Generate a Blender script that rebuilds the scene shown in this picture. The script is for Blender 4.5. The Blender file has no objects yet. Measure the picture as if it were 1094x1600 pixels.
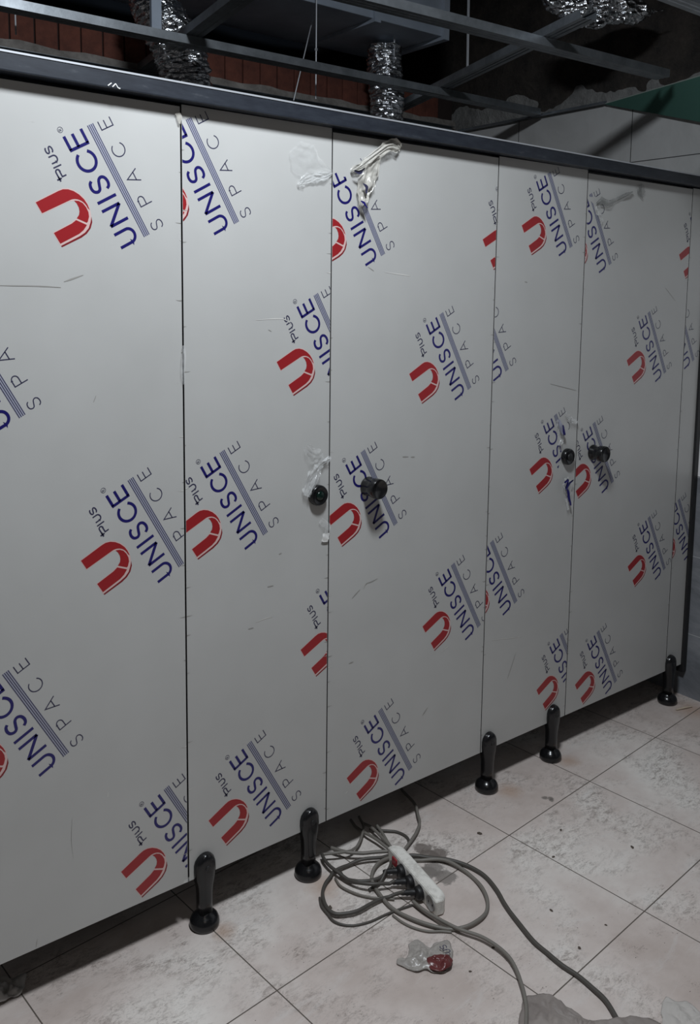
import bpy, bmesh, math, random
from mathutils.geometry import tessellate_polygon
from mathutils import Vector, Matrix, noise
random.seed(7)
D = bpy.data; SC = bpy.context.scene; COL = SC.collection
PI = math.pi

# ---------------------------------------------------------------- camera
F_PX, CX, CY = 1370.35, 555.86, 624.69
cam = D.cameras.new('camera'); cam_o = D.objects.new('camera', cam); COL.objects.link(cam_o)
rr = Vector((0.78801796, -0.61551687, 0.01291013)); uu = Vector((0.06308068, 0.10158326, 0.9928251)); ff = Vector((0.61241205, 0.78154963, -0.11887666))
m = Matrix((rr, uu, -ff)).transposed().to_4x4(); m.translation = Vector((-0.6078, -1.8457, 1.5967))
cam_o.matrix_world = m
cam.sensor_fit = 'HORIZONTAL'; cam.sensor_width = 36.0; cam.lens = 36.0 * F_PX / 1094
cam.shift_x = (547 - CX) / 1094; cam.shift_y = (CY - 800) / 1094
cam.clip_start = 0.05
SC.camera = cam_o
# ---------------------------------------------------------------- world, lamps, exposure
w = D.worlds.new('dim_surroundings'); SC.world = w; w.use_nodes = True
w.node_tree.nodes['Background'].inputs[0].default_value = (0.55, 0.62, 0.75, 1); w.node_tree.nodes['Background'].inputs[1].default_value = 0.006
def lamp(name, kind, loc, power, color, size=0.1, rot=(0, 0, 0), sy=None):
    l = D.lights.new(name, kind); l.energy = power; l.color = color
    if kind == 'AREA':
        l.size = size
        if sy: l.shape = 'RECTANGLE'; l.size_y = sy
        else: l.shape = 'DISK'
    else: l.shadow_soft_size = size
    o = D.objects.new(name, l); COL.objects.link(o); o.location = loc; o.rotation_euler = rot
    return o
lamp('work_lamp', 'AREA', (0.33, -0.93, 2.93), 42, (0.90, 0.96, 1.02), 0.30, (math.radians(10), 0, 0))
lamp('room_fill', 'AREA', (-0.6, -2.2, 2.6), 2.0, (1.0, 0.90, 0.80), 0.9, (math.radians(12), 0, 0))  # soft fill light added behind the camera, no such lamp known
SC.view_settings.view_transform = 'Standard'; SC.view_settings.look = 'None'
SC.view_settings.gamma = 1; SC.view_settings.use_curve_mapping = False
SC.view_settings.exposure = 0.15

# ---------------------------------------------------------------- helpers
def obj(name, bm, mats, parent=None, smooth=False, loc=None):
    me = D.meshes.new(name); bm.normal_update(); bm.to_mesh(me); bm.free()
    for mt in (mats if isinstance(mats, (list, tuple)) else [mats]): me.materials.append(mt)
    if smooth:
        for p in me.polygons: p.use_smooth = True
    o = D.objects.new(name, me); COL.objects.link(o)
    if parent: o.parent = parent
    if loc: o.location = loc
    return o
def empty(name, loc=(0, 0, 0), rz=0):
    o = D.objects.new(name, None); COL.objects.link(o); o.location = loc; o.rotation_euler = (0, 0, rz); o.empty_display_size = 0.1
    return o
def tag(o, label, cat, group=None, kind=None):
    o['label'] = label; o['category'] = cat
    if group: o['group'] = group
    if kind: o['kind'] = kind
    return o
def struct(o, label=None):
    o['kind'] = 'structure'
    if label: o['label'] = label
    return o
def box(bm, x0, x1, y0, y1, z0, z1, mi=0, bev=0):
    vs = [bm.verts.new((x, y, z)) for x in (x0, x1) for y in (y0, y1) for z in (z0, z1)]
    fs = [(0, 1, 3, 2), (4, 6, 7, 5), (0, 4, 5, 1), (2, 3, 7, 6), (0, 2, 6, 4), (1, 5, 7, 3)]
    out = [bm.faces.new([vs[i] for i in f]) for f in fs]
    for f in out: f.material_index = mi
    if bev:
        es = list({e for f in out for e in f.edges})
        bmesh.ops.bevel(bm, geom=es, offset=bev, segments=2, profile=0.6, affect='EDGES')
    return out
def loft(bm, rings, cap=True, mi=0, closed=True):
    rv = [[bm.verts.new(p) for p in r] for r in rings]
    n = len(rv[0])
    for a, b in zip(rv, rv[1:]):
        for i in range(n if closed else n - 1):
            j = (i + 1) % n
            f = bm.faces.new((a[i], a[j], b[j], b[i])); f.material_index = mi
    if cap and closed:
        bm.faces.new(list(reversed(rv[0]))).material_index = mi; bm.faces.new(rv[-1]).material_index = mi
    return rv
def ring(c, ax, r, n=32):
    c = Vector(c); q = Vector(ax).to_track_quat('Z', 'Y')
    return [c + q @ Vector((r * math.cos(2 * PI * i / n), r * math.sin(2 * PI * i / n), 0)) for i in range(n)]
def lathe(bm, base, ax, prof, n=36, mi=0):       # prof: (radius, height along ax)
    ax = Vector(ax).normalized(); base = Vector(base)
    loft(bm, [ring(base + ax * h, ax, max(r, 1e-4), n) for r, h in prof], mi=mi)
def spline(pts, k=6):
    P = [Vector(p) for p in pts]; P = [P[0] * 2 - P[1]] + P + [P[-1] * 2 - P[-2]]; out = []
    for i in range(1, len(P) - 2):
        for s in range(k):
            t = s / k
            out.append(0.5 * ((2 * P[i]) + (P[i + 1] - P[i - 1]) * t + (2 * P[i - 1] - 5 * P[i] + 4 * P[i + 1] - P[i + 2]) * t * t + (3 * P[i] - P[i - 1] - 3 * P[i + 1] + P[i + 2]) * t ** 3))
    out.append(P[-2]); return out
def tube(bm, pts, r, n=10, mi=0):
    P = [Vector(p) for p in pts]; rings = []; N = None
    for i, p in enumerate(P):
        t = (P[min(i + 1, len(P) - 1)] - P[max(i - 1, 0)]).normalized()
        if N is None: N = t.orthogonal().normalized()
        N = (N - t * N.dot(t)).normalized(); Bn = t.cross(N)
        rad = r[i] if isinstance(r, list) else r
        rings.append([p + (N * math.cos(2 * PI * k / n) + Bn * math.sin(2 * PI * k / n)) * rad for k in range(n)])
    loft(bm, rings, mi=mi)

# ---------------------------------------------------------------- materials
def mat(name, color, rough=0.5, metal=0.0, **kw):
    mt = D.materials.new(name); mt.use_nodes = True; b = mt.node_tree.nodes['Principled BSDF']
    b.inputs['Base Color'].default_value = (*color, 1); b.inputs['Roughness'].default_value = rough; b.inputs['Metallic'].default_value = metal
    for k, v in kw.items(): b.inputs[k.replace('_', ' ')].default_value = v
    return mt
class NT:
    def __init__(s, mt): s.t = mt.node_tree; s.b = s.t.nodes['Principled BSDF']; s.co = None
    def n(s, typ, **kw):
        nd = s.t.nodes.new(typ)
        for k, v in kw.items(): setattr(nd, k, v)
        return nd
    def l(s, a, b): s.t.links.new(a, b)
    def obj(s):
        if not s.co: s.co = s.n('ShaderNodeTexCoord').outputs['Object']
        return s.co
    def noise(s, scale, detail=4, rough=0.6, vec=None, dist=0):
        nd = s.n('ShaderNodeTexNoise'); nd.inputs['Scale'].default_value = scale; nd.inputs['Detail'].default_value = detail
        nd.inputs['Roughness'].default_value = rough; nd.inputs['Distortion'].default_value = dist
        s.l(vec or s.obj(), nd.inputs['Vector']); return nd.outputs['Fac']
    def ramp(s, fac, stops):
        r = s.n('ShaderNodeValToRGB'); e = r.color_ramp.elements
        while len(e) < len(stops): e.new(0.5)
        for el, (p, c) in zip(e, stops): el.position = p; el.color = (*c, 1) if len(c) == 3 else c
        s.l(fac, r.inputs['Fac']); return r.outputs['Color']
    def mix(s, fac, a, b, mode='MIX'):
        x = s.n('ShaderNodeMix', data_type='RGBA', blend_type=mode)
        for sock, v in ((x.inputs[0], fac), (x.inputs[6], a), (x.inputs[7], b)):
            if hasattr(v, 'is_linked'): s.l(v, sock)
            elif isinstance(v, (int, float)): sock.default_value = v
            else: sock.default_value = (*v, 1)
        return x.outputs[2]
    def math(s, op, a, b=None, c=None):
        x = s.n('ShaderNodeMath', operation=op)
        for i, v in enumerate((a, b, c)):
            if v is None: continue
            if hasattr(v, 'is_linked'): s.l(v, x.inputs[i])
            else: x.inputs[i].default_value = v
        return x.outputs[0]
    def sep(s, v=None):
        x = s.n('ShaderNodeSeparateXYZ'); s.l(v or s.obj(), x.inputs[0]); return x.outputs
    def scale(s, v, sc, rot=(0, 0, 0)):
        x = s.n('ShaderNodeMapping'); s.l(v, x.inputs[0]); x.inputs['Scale'].default_value = sc; x.inputs['Rotation'].default_value = rot; return x.outputs[0]
    def bump(s, h, st=0.3, d=0.01):
        x = s.n('ShaderNodeBump'); x.inputs['Strength'].default_value = st; x.inputs['Distance'].default_value = d
        s.l(h, x.inputs['Height']); s.l(x.outputs[0], s.b.inputs['Normal'])
    def color(s, c): s.l(c, s.b.inputs['Base Color'])
    def line(s, coord, period, off, half):           # 1 on a joint line, 0 elsewhere
        a = s.math('ADD', coord, -off); a = s.math('DIVIDE', a, period); a = s.math('FRACT', s.math('ADD', a, 0.5)); a = s.math('ABSOLUTE', s.math('ADD', a, -0.5))
        return s.math('LESS_THAN', a, half / period)
# panel film
M_panel = mat('protective_film_grey', (0.47, 0.475, 0.47), 0.34); t = NT(M_panel)
n1 = t.noise(3.2, 3); c = t.ramp(n1, [(0.3, (0.455, 0.455, 0.442)), (0.7, (0.495, 0.495, 0.482))])
sc = t.noise(9, 6, 0.75, t.scale(t.obj(), (1, 1, 7), (0, 0.6, 0)), 1.2); c = t.mix(t.ramp(sc, [(0.69, (0, 0, 0)), (0.72, (0.4, 0.4, 0.4))]), c, (0.30, 0.29, 0.27))
t.color(c); t.bump(t.noise(5, 3), 0.05, 0.004)
M_edge = mat('panel_edge_dark', (0.03, 0.03, 0.03), 0.6)
M_red = mat('print_red', (0.30, 0.014, 0.018), 0.35); M_dred = mat('print_dark_red', (0.20, 0.012, 0.016), 0.35)
M_blue = mat('print_blue', (0.010, 0.008, 0.115), 0.35); M_navy = mat('print_navy', (0.035, 0.035, 0.075), 0.35)
M_lav = mat('print_lavender', (0.34, 0.35, 0.43), 0.35); M_pink = mat('print_pink', (0.62, 0.44, 0.42), 0.35)
M_black = mat('black_plastic', (0.008, 0.008, 0.009), 0.22); M_blackm = mat('black_matt_plastic', (0.012, 0.012, 0.013), 0.5)
M_green = mat('dark_green_button', (0.003, 0.012, 0.009), 0.2)
M_rail = mat('anodised_dark_rail', (0.02, 0.024, 0.034), 0.38, 0.2); t = NT(M_rail)
t.color(t.ramp(t.noise(14, 5, 0.7, t.scale(t.obj(), (1, 1, 4))), [(0.35, (0.018, 0.021, 0.029)), (0.62, (0.028, 0.033, 0.043)), (0.76, (0.07, 0.075, 0.085))]))
M_alu = mat('rail_edge_aluminium', (0.60, 0.62, 0.66), 0.35, 0.6)
M_zinc = mat('galvanised_profile', (0.36, 0.39, 0.42), 0.42, 0.75); t = NT(M_zinc)
t.color(t.ramp(t.noise(11, 5, 0.7), [(0.3, (0.17, 0.185, 0.20)), (0.7, (0.30, 0.325, 0.35))])); t.bump(t.noise(40, 2), 0.1, 0.002)
M_duct = mat('galvanised_duct_sheet', (0.3, 0.34, 0.4), 0.6, 0.0); t = NT(M_duct)
t.color(t.ramp(t.noise(4, 5), [(0.3, (0.24, 0.28, 0.34)), (0.7, (0.38, 0.43, 0.50))]))
M_foil = mat('crumpled_foil', (0.72, 0.74, 0.77), 0.22, 1.0); t = NT(M_foil)
v = t.n('ShaderNodeTexVoronoi'); v.inputs['Scale'].default_value = 32; t.l(t.scale(t.obj(), (1, 1, 2.2)), v.inputs['Vector'])
t.bump(t.math('ADD', v.outputs['Distance'], t.noise(28, 4)), 1.0, 0.012)
M_floor = mat('dusty_floor_tile', (0.6, 0.57, 0.54), 0.6)
M_cable = mat('grey_cable_sheath', (0.185, 0.17, 0.15), 0.5); M_cabled = mat('dark_cable_sheath', (0.075, 0.068, 0.06), 0.5)
M_white = mat('off_white_plastic', (0.66, 0.64, 0.60), 0.45); t = NT(M_white)
t.color(t.ramp(t.noise(35, 5, 0.7), [(0.33, (0.52, 0.50, 0.46)), (0.55, (0.78, 0.76, 0.71))]))
M_sock = mat('socket_recess_grey', (0.30, 0.29, 0.28), 0.5); M_switch = mat('red_rocker_switch', (0.30, 0.02, 0.03), 0.3)
def film(name, col, alpha, rough=0.12):
    mt = mat(name, col, rough); b = mt.node_tree.nodes['Principled BSDF']; tt = NT(mt)
    a = tt.ramp(tt.noise(40, 4, 0.6), [(0.35, (alpha * 0.6,) * 3), (0.7, (min(1, alpha * 1.5),) * 3)]); tt.l(a, b.inputs['Alpha'])
    return mt
M_film = film('clear_film', (0.70, 0.71, 0.70), 0.15, 0.1); M_filmc = film('creamy_crumpled_film', (0.55, 0.53, 0.48), 0.75, 0.2)
M_filmw = film('milky_film', (0.75, 0.76, 0.76), 0.28, 0.12); M_filmd = film('smudged_dark_film', (0.12, 0.125, 0.12), 0.4, 0.4)
M_tape = mat('white_sticker', (0.80, 0.80, 0.78), 0.3)
M_dust = mat('dusty_plastic_sheet', (0.36, 0.33, 0.31), 0.6); t = NT(M_dust); t.color(t.ramp(t.noise(9, 5), [(0.3, (0.21, 0.18, 0.165)), (0.7, (0.34, 0.30, 0.275))]))
M_bag = mat('pale_plastic_bag', (0.42, 0.40, 0.38), 0.4); M_tissue = film('dirty_clear_wrapper', (0.42, 0.39, 0.36), 0.95, 0.3)
M_wood = mat('raw_wood_splinter', (0.55, 0.47, 0.36), 0.7); M_crumb = mat('brown_debris', (0.09, 0.07, 0.055), 0.9)
M_gyps = mat('green_gypsum_board', (0.06, 0.155, 0.125), 0.75); M_paper = mat('gypsum_edge_paper', (0.36, 0.42, 0.38), 0.8)
M_brick = mat('red_hollow_brick', (0.19, 0.055, 0.035), 0.9); t = NT(M_brick)
t.color(t.ramp(t.noise(12, 5, 0.7), [(0.3, (0.075, 0.025, 0.018)), (0.7, (0.17, 0.055, 0.035))])); t.bump(t.noise(70, 3), 0.3, 0.004)
M_mortar = mat('grey_mortar', (0.26, 0.24, 0.22), 0.95); t = NT(M_mortar); t.color(t.ramp(t.noise(15, 6, 0.7), [(0.3, (0.13, 0.12, 0.11)), (0.7, (0.30, 0.28, 0.26))])); t.bump(t.noise(30, 5), 0.6, 0.01)
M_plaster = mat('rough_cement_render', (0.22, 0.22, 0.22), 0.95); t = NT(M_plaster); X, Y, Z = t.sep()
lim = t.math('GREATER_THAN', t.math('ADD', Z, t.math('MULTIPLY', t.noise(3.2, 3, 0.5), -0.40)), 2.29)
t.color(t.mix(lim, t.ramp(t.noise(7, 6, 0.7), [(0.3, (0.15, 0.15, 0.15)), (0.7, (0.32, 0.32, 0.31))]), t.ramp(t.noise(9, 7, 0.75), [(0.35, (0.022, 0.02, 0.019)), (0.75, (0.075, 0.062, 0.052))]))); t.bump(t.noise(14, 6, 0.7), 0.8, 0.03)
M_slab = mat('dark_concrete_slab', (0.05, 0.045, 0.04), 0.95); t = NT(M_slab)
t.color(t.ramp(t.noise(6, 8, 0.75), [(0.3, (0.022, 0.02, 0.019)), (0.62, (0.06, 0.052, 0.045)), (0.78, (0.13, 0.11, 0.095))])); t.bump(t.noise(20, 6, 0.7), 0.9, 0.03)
M_void = mat('far_void_dark', (0.06, 0.075, 0.10), 0.95)  # dark colour stands for the unlit void above the bricks
M_wallp = mat('room_wall', (0.16, 0.155, 0.15), 0.8)

# floor tile material (object space = tile grid)
T = 0.4383
t = NT(M_floor); X, Y, Z = t.sep()
grout = t.math('MAXIMUM', t.line(X, T, 0, 0.0016), t.line(Y, T, 0, 0.0016))
base = t.ramp(t.noise(2.2, 5, 0.6), [(0.30, (0.47, 0.39, 0.35)), (0.48, (0.62, 0.545, 0.505)), (0.66, (0.78, 0.735, 0.69))])
mask = t.ramp(t.noise(4.2, 4, 0.6), [(0.46, (0.06, 0.06, 0.06)), (0.62, (1, 1, 1))])
sm = t.ramp(t.noise(26, 10, 0.85, t.scale(t.obj(), (1, 2.0, 1), (0, 0, -0.5)), 0.5), [(0.485, (0, 0, 0)), (0.57, (0.55, 0.55, 0.55)), (0.66, (1, 1, 1))])
dirt = t.mix(1.0, mask, sm, 'MULTIPLY'); c = t.mix(dirt, base, (0.165, 0.125, 0.105))
fine = t.ramp(t.noise(95, 6, 0.85, t.scale(t.obj(), (1, 1.8, 1), (0, 0, .4))), [(0.535, (0, 0, 0)), (0.60, (0.6, 0.6, 0.6))]); c = t.mix(t.mix(1.0, fine, mask, 'MULTIPLY'), c, (0.16, 0.14, 0.125))
scr = t.ramp(t.noise(4, 7, 0.75, t.scale(t.obj(), (1, 4, 1), (0, 0, 0.35)), 0.8), [(0.55, (0, 0, 0)), (0.70, (0.35, 0.35, 0.35))]); c = t.mix(scr, c, (0.69, 0.67, 0.65))
m2 = t.ramp(t.noise(6.5, 5, 0.7, t.scale(t.obj(), (1.3, 1, 1), (0, 0, 1.1))), [(0.56, (0, 0, 0)), (0.66, (1, 1, 1))])
fl2 = t.ramp(t.noise(48, 5, 0.75, t.scale(t.obj(), (1, 2.6, 1), (0, 0, .9)), 1.5), [(0.53, (0, 0, 0)), (0.60, (0.6, 0.6, 0.6))]); c = t.mix(t.mix(1.0, fl2, m2, 'MULTIPLY'), c, (0.13, 0.098, 0.08))
GO = Vector((1.2758, -0.213, 0)); GA = 0.0885
def g2(x, y):            # world floor point in the tile frame
    d = Vector((x, y, 0)) - GO; return d.x * math.cos(GA) + d.y * math.sin(GA), -d.x * math.sin(GA) + d.y * math.cos(GA)
def blot(c, x, y, r, col, edge=0.35, amt=0.8, wob=0.5):
    gx, gy = g2(x, y)
    dx = t.math('ADD', X, -gx); dy = t.math('ADD', Y, -gy)
    d = t.math('SQRT', t.math('ADD', t.math('MULTIPLY', dx, dx), t.math('MULTIPLY', dy, dy)))
    nz = t.noise(30, 7, 0.75); d = t.math('ADD', t.math('DIVIDE', d, r), t.math('MULTIPLY', t.math('ADD', nz, -0.5), wob * 2))
    f = t.math('MULTIPLY', t.math('SMOOTH_MIN', t.math('MAXIMUM', t.math('DIVIDE', t.math('SUBTRACT', 1.0, d), edge), 0.0), 1.0, 0.2), amt)
    return t.mix(f, c, col)
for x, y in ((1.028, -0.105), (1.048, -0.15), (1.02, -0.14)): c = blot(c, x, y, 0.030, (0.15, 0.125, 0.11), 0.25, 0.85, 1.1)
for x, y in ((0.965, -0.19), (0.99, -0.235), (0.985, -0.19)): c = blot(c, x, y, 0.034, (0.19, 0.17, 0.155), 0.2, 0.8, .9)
for x, y, r in ((1.455, -0.05, 0.055), (0.70, -0.065, 0.06), (1.76, -0.05, 0.05), (2.46, -0.10, 0.10), (0.40, -0.05, 0.04)): c = blot(c, x, y, r, (0.40, 0.24, 0.15), 0.8, 0.5)
for x, y in ((1.515, -0.148), (1.530, -0.160), (1.522, -0.170)): c = blot(c, x, y, 0.010, (0.10, 0.09, 0.08), 0.5, 0.7, 1.6)
c = t.mix(grout, c, (0.115, 0.095, 0.08)); t.color(c)
hgt = t.math('SUBTRACT', t.math('MULTIPLY', t.noise(60, 5), 0.15), grout); t.bump(hgt, 0.25, 0.003)
# right wall: grey marbled dado with white wall above
M_rwall = mat('tiled_wall_right', (0.5, 0.5, 0.5), 0.35); t = NT(M_rwall); X, Y, Z = t.sep()
vein = t.ramp(t.noise(3.5, 7, 0.7, None, 1.2), [(0.35, (0.13, 0.14, 0.155)), (0.5, (0.20, 0.21, 0.23)), (0.7, (0.30, 0.31, 0.33))])
pale = t.ramp(t.noise(3.0, 7, 0.7, None, 1.0), [(0.35, (0.42, 0.42, 0.415)), (0.6, (0.50, 0.50, 0.495))])
up = t.math('GREATER_THAN', Z, 0.905); low = t.math('LESS_THAN', Z, 1.84); c = t.mix(up, vein, t.mix(low, pale, (0.85, 0.85, 0.86)))  # band over the dado painted lighter, for the strong light there
j1 = t.math('MAXIMUM', t.line(Y, 0.61, 0.372, 0.0018), t.line(Z, 0.3115, 2.150, 0.0018))
j1 = t.math('MULTIPLY', j1, up); c = t.mix(j1, c, (0.06, 0.06, 0.06))
j2 = t.math('MULTIPLY', t.line(Z, 0.32, 0.262, 0.0015), t.math('SUBTRACT', 1.0, up)); c = t.mix(j2, c, (0.42, 0.43, 0.44)); t.color(c)

# ---------------------------------------------------------------- structure
XR, YB = 2.545, 1.42
bm = bmesh.new(); c_, s_ = math.cos(-GA), math.sin(-GA)
def gf(x, y): d = Vector((x, y, 0)) - GO; return (d.x * c_ - d.y * s_, d.x * s_ + d.y * c_)
vs = []
for zz in (0, -0.05):
    vs.append([bm.verts.new((*gf(x, y), zz)) for x, y in ((-1.7, -3.4), (XR, -3.4), (XR, YB), (-1.7, YB))])
bm.faces.new(vs[0]); bm.faces.new(list(reversed(vs[1])))
for i in range(4): bm.faces.new((vs[0][i], vs[1][i], vs[1][(i + 1) % 4], vs[0][(i + 1) % 4]))
fl = struct(obj('floor', bm, M_floor, loc=GO)); fl.rotation_euler.z = GA
bm = bmesh.new(); box(bm, XR, XR + 0.1, -3.4, 1.42, 0, 2.41); struct(obj('wall_right', bm, M_rwall))
bm = bmesh.new()                                    # rough render above the tiles of the right wall
n = 26; P = [[None] * 9 for _ in range(n)]
for i in range(n):
    for j in range(9):
        y = -3.4 + 6.0 * i / (n - 1) if i < 6 else 0.2 + 2.4 * (i - 6) / (n - 7); z = 2.41 + 0.79 * j / 8
        P[i][j] = bm.verts.new((XR + 0.02 + 0.10 * noise.noise((y * 3.1, z * 4.3, 3)) * min(1, j / 2 + .2), y, z))
ys = sorted({round(P[i][0].co.y, 4) for i in range(n)})
for i in range(n):
    y = ys[i] if i < len(ys) else ys[-1]
    for j in range(9): P[i][j].co.y = y
for i in range(n - 1):
    if ys[min(i + 1, len(ys) - 1)] <= ys[min(i, len(ys) - 1)]: continue
    for j in range(8): bm.faces.new((P[i][j], P[i][j + 1], P[i + 1][j + 1], P[i + 1][j]))
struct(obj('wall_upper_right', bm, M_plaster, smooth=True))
bm = bmesh.new(); box(bm, -1.7, XR, YB, YB + 0.1, 0, 2.425)
wb = struct(obj('wall_back', bm, mat('cement_wall_darkened', (0.05, 0.048, 0.046), 0.95)))  # colour darkened to deepen the shade under the panels
bm = bmesh.new()                                    # uneven mortar bed under the bricks
xs = [-1.7 + 4.245 * i / 90 for i in range(91)]
loft(bm, [[(x, YB - 0.012, 2.36), (x, YB - 0.02 + 0.01 * noise.noise((x * 9, 1, 0)), 2.44), (x, YB - 0.012, 2.462 + 0.014 * noise.noise((x * 8, 0, 0))), (x, YB + 0.08, 2.46), (x, YB + 0.08, 2.36)] for x in xs])
obj('mortar_bed', bm, M_mortar, wb)
bm = bmesh.new(); x = -1.66
while x < XR - 0.1:
    wd = 0.086 + random.uniform(-0.003, 0.003); dz = random.uniform(-0.003, 0.004); box(bm, x, x + wd - 0.006, YB - 0.004 + random.uniform(0, .004), YB + 0.08, 2.45, 2.605 + dz, 0, 0.003); x += wd
box(bm, -1.7, XR, YB + 0.01, YB + 0.075, 2.44, 2.598, 1)
obj('brick_course', bm, [M_brick, mat('dark_brick_joint', (0.03, 0.02, 0.018), 1.0)], wb)
bm = bmesh.new(); box(bm, -1.8, -1.7, -3.4, 2.6, -0.05, 3.25); struct(obj('wall_left', bm, M_wallp))
bm = bmesh.new(); box(bm, -1.8, XR + 0.1, -3.5, -3.4, -0.05, 3.25); struct(obj('wall_front', bm, M_wallp))
bm = bmesh.new(); box(bm, -1.8, XR + 0.2, 2.6, 2.7, 1.5, 3.25); struct(obj('wall_rear', bm, M_void))
bm = bmesh.new()                                    # ribbed underside of the slab
n = 150
loft(bm, [[(x, -3.5, 3.18 + h), (x, 2.7, 3.18 + h), (x, 2.7, 3.34), (x, -3.5, 3.34)] for x, h in
     [(-1.8 + 4.6 * i / n, (0.02 if (i % 6) < 3 else -0.02) + 0.012 * noise.noise((i * .7, 0, 5))) for i in range(n + 1)]])
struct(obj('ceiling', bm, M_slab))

# ---------------------------------------------------------------- logo print
def arc(cx, cy, rx, ry, a0, a1, n=14):
    return [(cx + rx * math.cos(math.radians(a0 + (a1 - a0) * i / n)), cy + ry * math.sin(math.radians(a0 + (a1 - a0) * i / n))) for i in range(n + 1)]
def smooth2(pts, k=5): return [(p.x, p.y) for p in spline([(x, y, 0) for x, y in pts], k)]
def S_pts(x, y, w_, h_): return smooth2([(x + a * w_, y + b * h_) for a, b in ((0.98, .82), (.84, .94), (.52, 1), (.2, .94), (.06, .76), (.16, .6), (.5, .51), (.84, .41), (.96, .24), (.82, .07), (.48, 0), (.16, .05), (0, .2))], 3)
LOGO = []   # (kind, points, width, material index, layer)
def st(pts, wd, mi=3, ly=2): LOGO.append(('s', pts, wd, mi, ly))
def pg(pts, mi, ly): LOGO.append(('p', pts, 0, mi, ly))
W = 6.5
st([(3, 68), (3, 38.5)] + arc(18.3, 38.5, 15.3, 14.5, 180, 360) + [(33.6, 68)], W)
st([(52.6, 21), (52.6, 66)], W); st([(88.3, 23), (88.3, 68)], W); st([(52.6, 65.5), (88.3, 23.5)], W + .6)
st([(107.4, 21), (107.4, 68)], W); st(S_pts(126.5, 24, 27.5, 41), W); st(arc(194, 45, 21, 20.5, 32, 328, 26), W)
st([(225.6, 21), (225.6, 68)], W); st([(225.6, 23.8), (256, 23.8)], W); st([(225.6, 46), (254, 46)], W); st([(225.6, 65.2), (256, 65.2)], W)
w2 = 2.3
st(S_pts(1, -47, 18.5, 28), w2, 4); st([(59.6, -48), (59.6, -18.5), (72, -18.5)] + arc(72, -26, 8.5, 7.5, 90, -90, 10) + [(60, -33.5)], w2, 4)
st([(110, -48), (123.6, -18.8), (137.2, -48)], w2, 4); st([(114.5, -38), (132.7, -38)], w2, 4); st(arc(187, -32, 14.8, 14.8, 38, 322, 22), w2, 4)
st([(254.5, -17.8), (236, -17.8), (236, -46.5), (254.5, -46.5)], w2, 4); st([(236, -31), (253, -31)], w2, 4)
pg([(-.5, -7.4), (256, -7.4), (256, 8.6), (-.5, 8.6)], 5, 1)
for yy in (-5.9, -1.6, 2.7, 7.1): st([(-.5, yy), (256, yy)], 1.7, 4)
w3 = 3.0
st([(187, 99.5), (187, 109), (199, 109)] + arc(199, 112.8, 5, 4.4, -90, 90, 8) + [(188, 117.2)], w3, 4)
st([(179.6, 117), (190, 117)], 3.6, 4); st([(185, 112), (185, 122.5)], 3.6, 4); st([(209.3, 99), (209.3, 117.5)], w3, 4)
st([(218, 116), (218, 106)] + arc(225, 106, 7, 6, 180, 360, 10) + [(232, 116)], w3, 4); st(S_pts(238, 100.5, 13, 14.5), w3, 4)
st(arc(270.5, 65.5, 5.6, 5.6, 0, 360, 18), 1.0, 4); st([(268.5, 62.5), (268.5, 68.5), (271.5, 68.5), (272, 66.5), (269, 65.5), (272.5, 62.5)], .9, 4)
# the folded ribbon mark
inner = arc(111, 117, 28, 25, 2, -128, 16)
pg([(165, 186), (140.5, 185.5), (139, 121)] + arc(111, 119, 28, 26.5, 0, -95, 12) + [(103, 90.5), (116, 89.2), (128, 90.5), (140.8, 95.2), (152, 102.5), (160, 111.5), (164.4, 121), (165.4, 131)], 1, 2)
pg([(134.5, 111.5), (130, 103), (122.5, 97.2), (112, 94.8), (101, 95.4), (92, 99), (84.3, 106.5), (83, 110), (100.5, 125), (104.5, 117), (110.5, 112.2), (118, 109.6), (127, 109.4)], 1, 2)
pg([(95.5, 184), (70.3, 183), (70.3, 136), (72.8, 124), (79, 112), (98, 128), (95.8, 140)], 1, 2)
pg([(65.8, 184), (62.6, 183.6), (61.3, 136), (63.5, 121), (69.5, 108), (79, 98.5), (90, 94), (80.5, 102), (71.5, 112), (67, 124), (65.6, 138)], 2, 2)
pg([(166.6, 187.5), (138.8, 187), (137.2, 121), (133, 108), (124, 104), (112, 106), (104, 113), (100, 127), (97.4, 141), (97, 185.5), (66.5, 185), (64.6, 138), (66, 124), (70.5, 111), (79.5, 101), (92, 93.6), (108, 88), (128, 88.4), (142, 93.4), (154, 101.2), (161.8, 110.6), (166.4, 121), (167.2, 131)], 6, 1)
A_ = math.radians(119.0); EX = (math.cos(A_), math.sin(A_)); EY = (-EX[1], EX[0])
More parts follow.
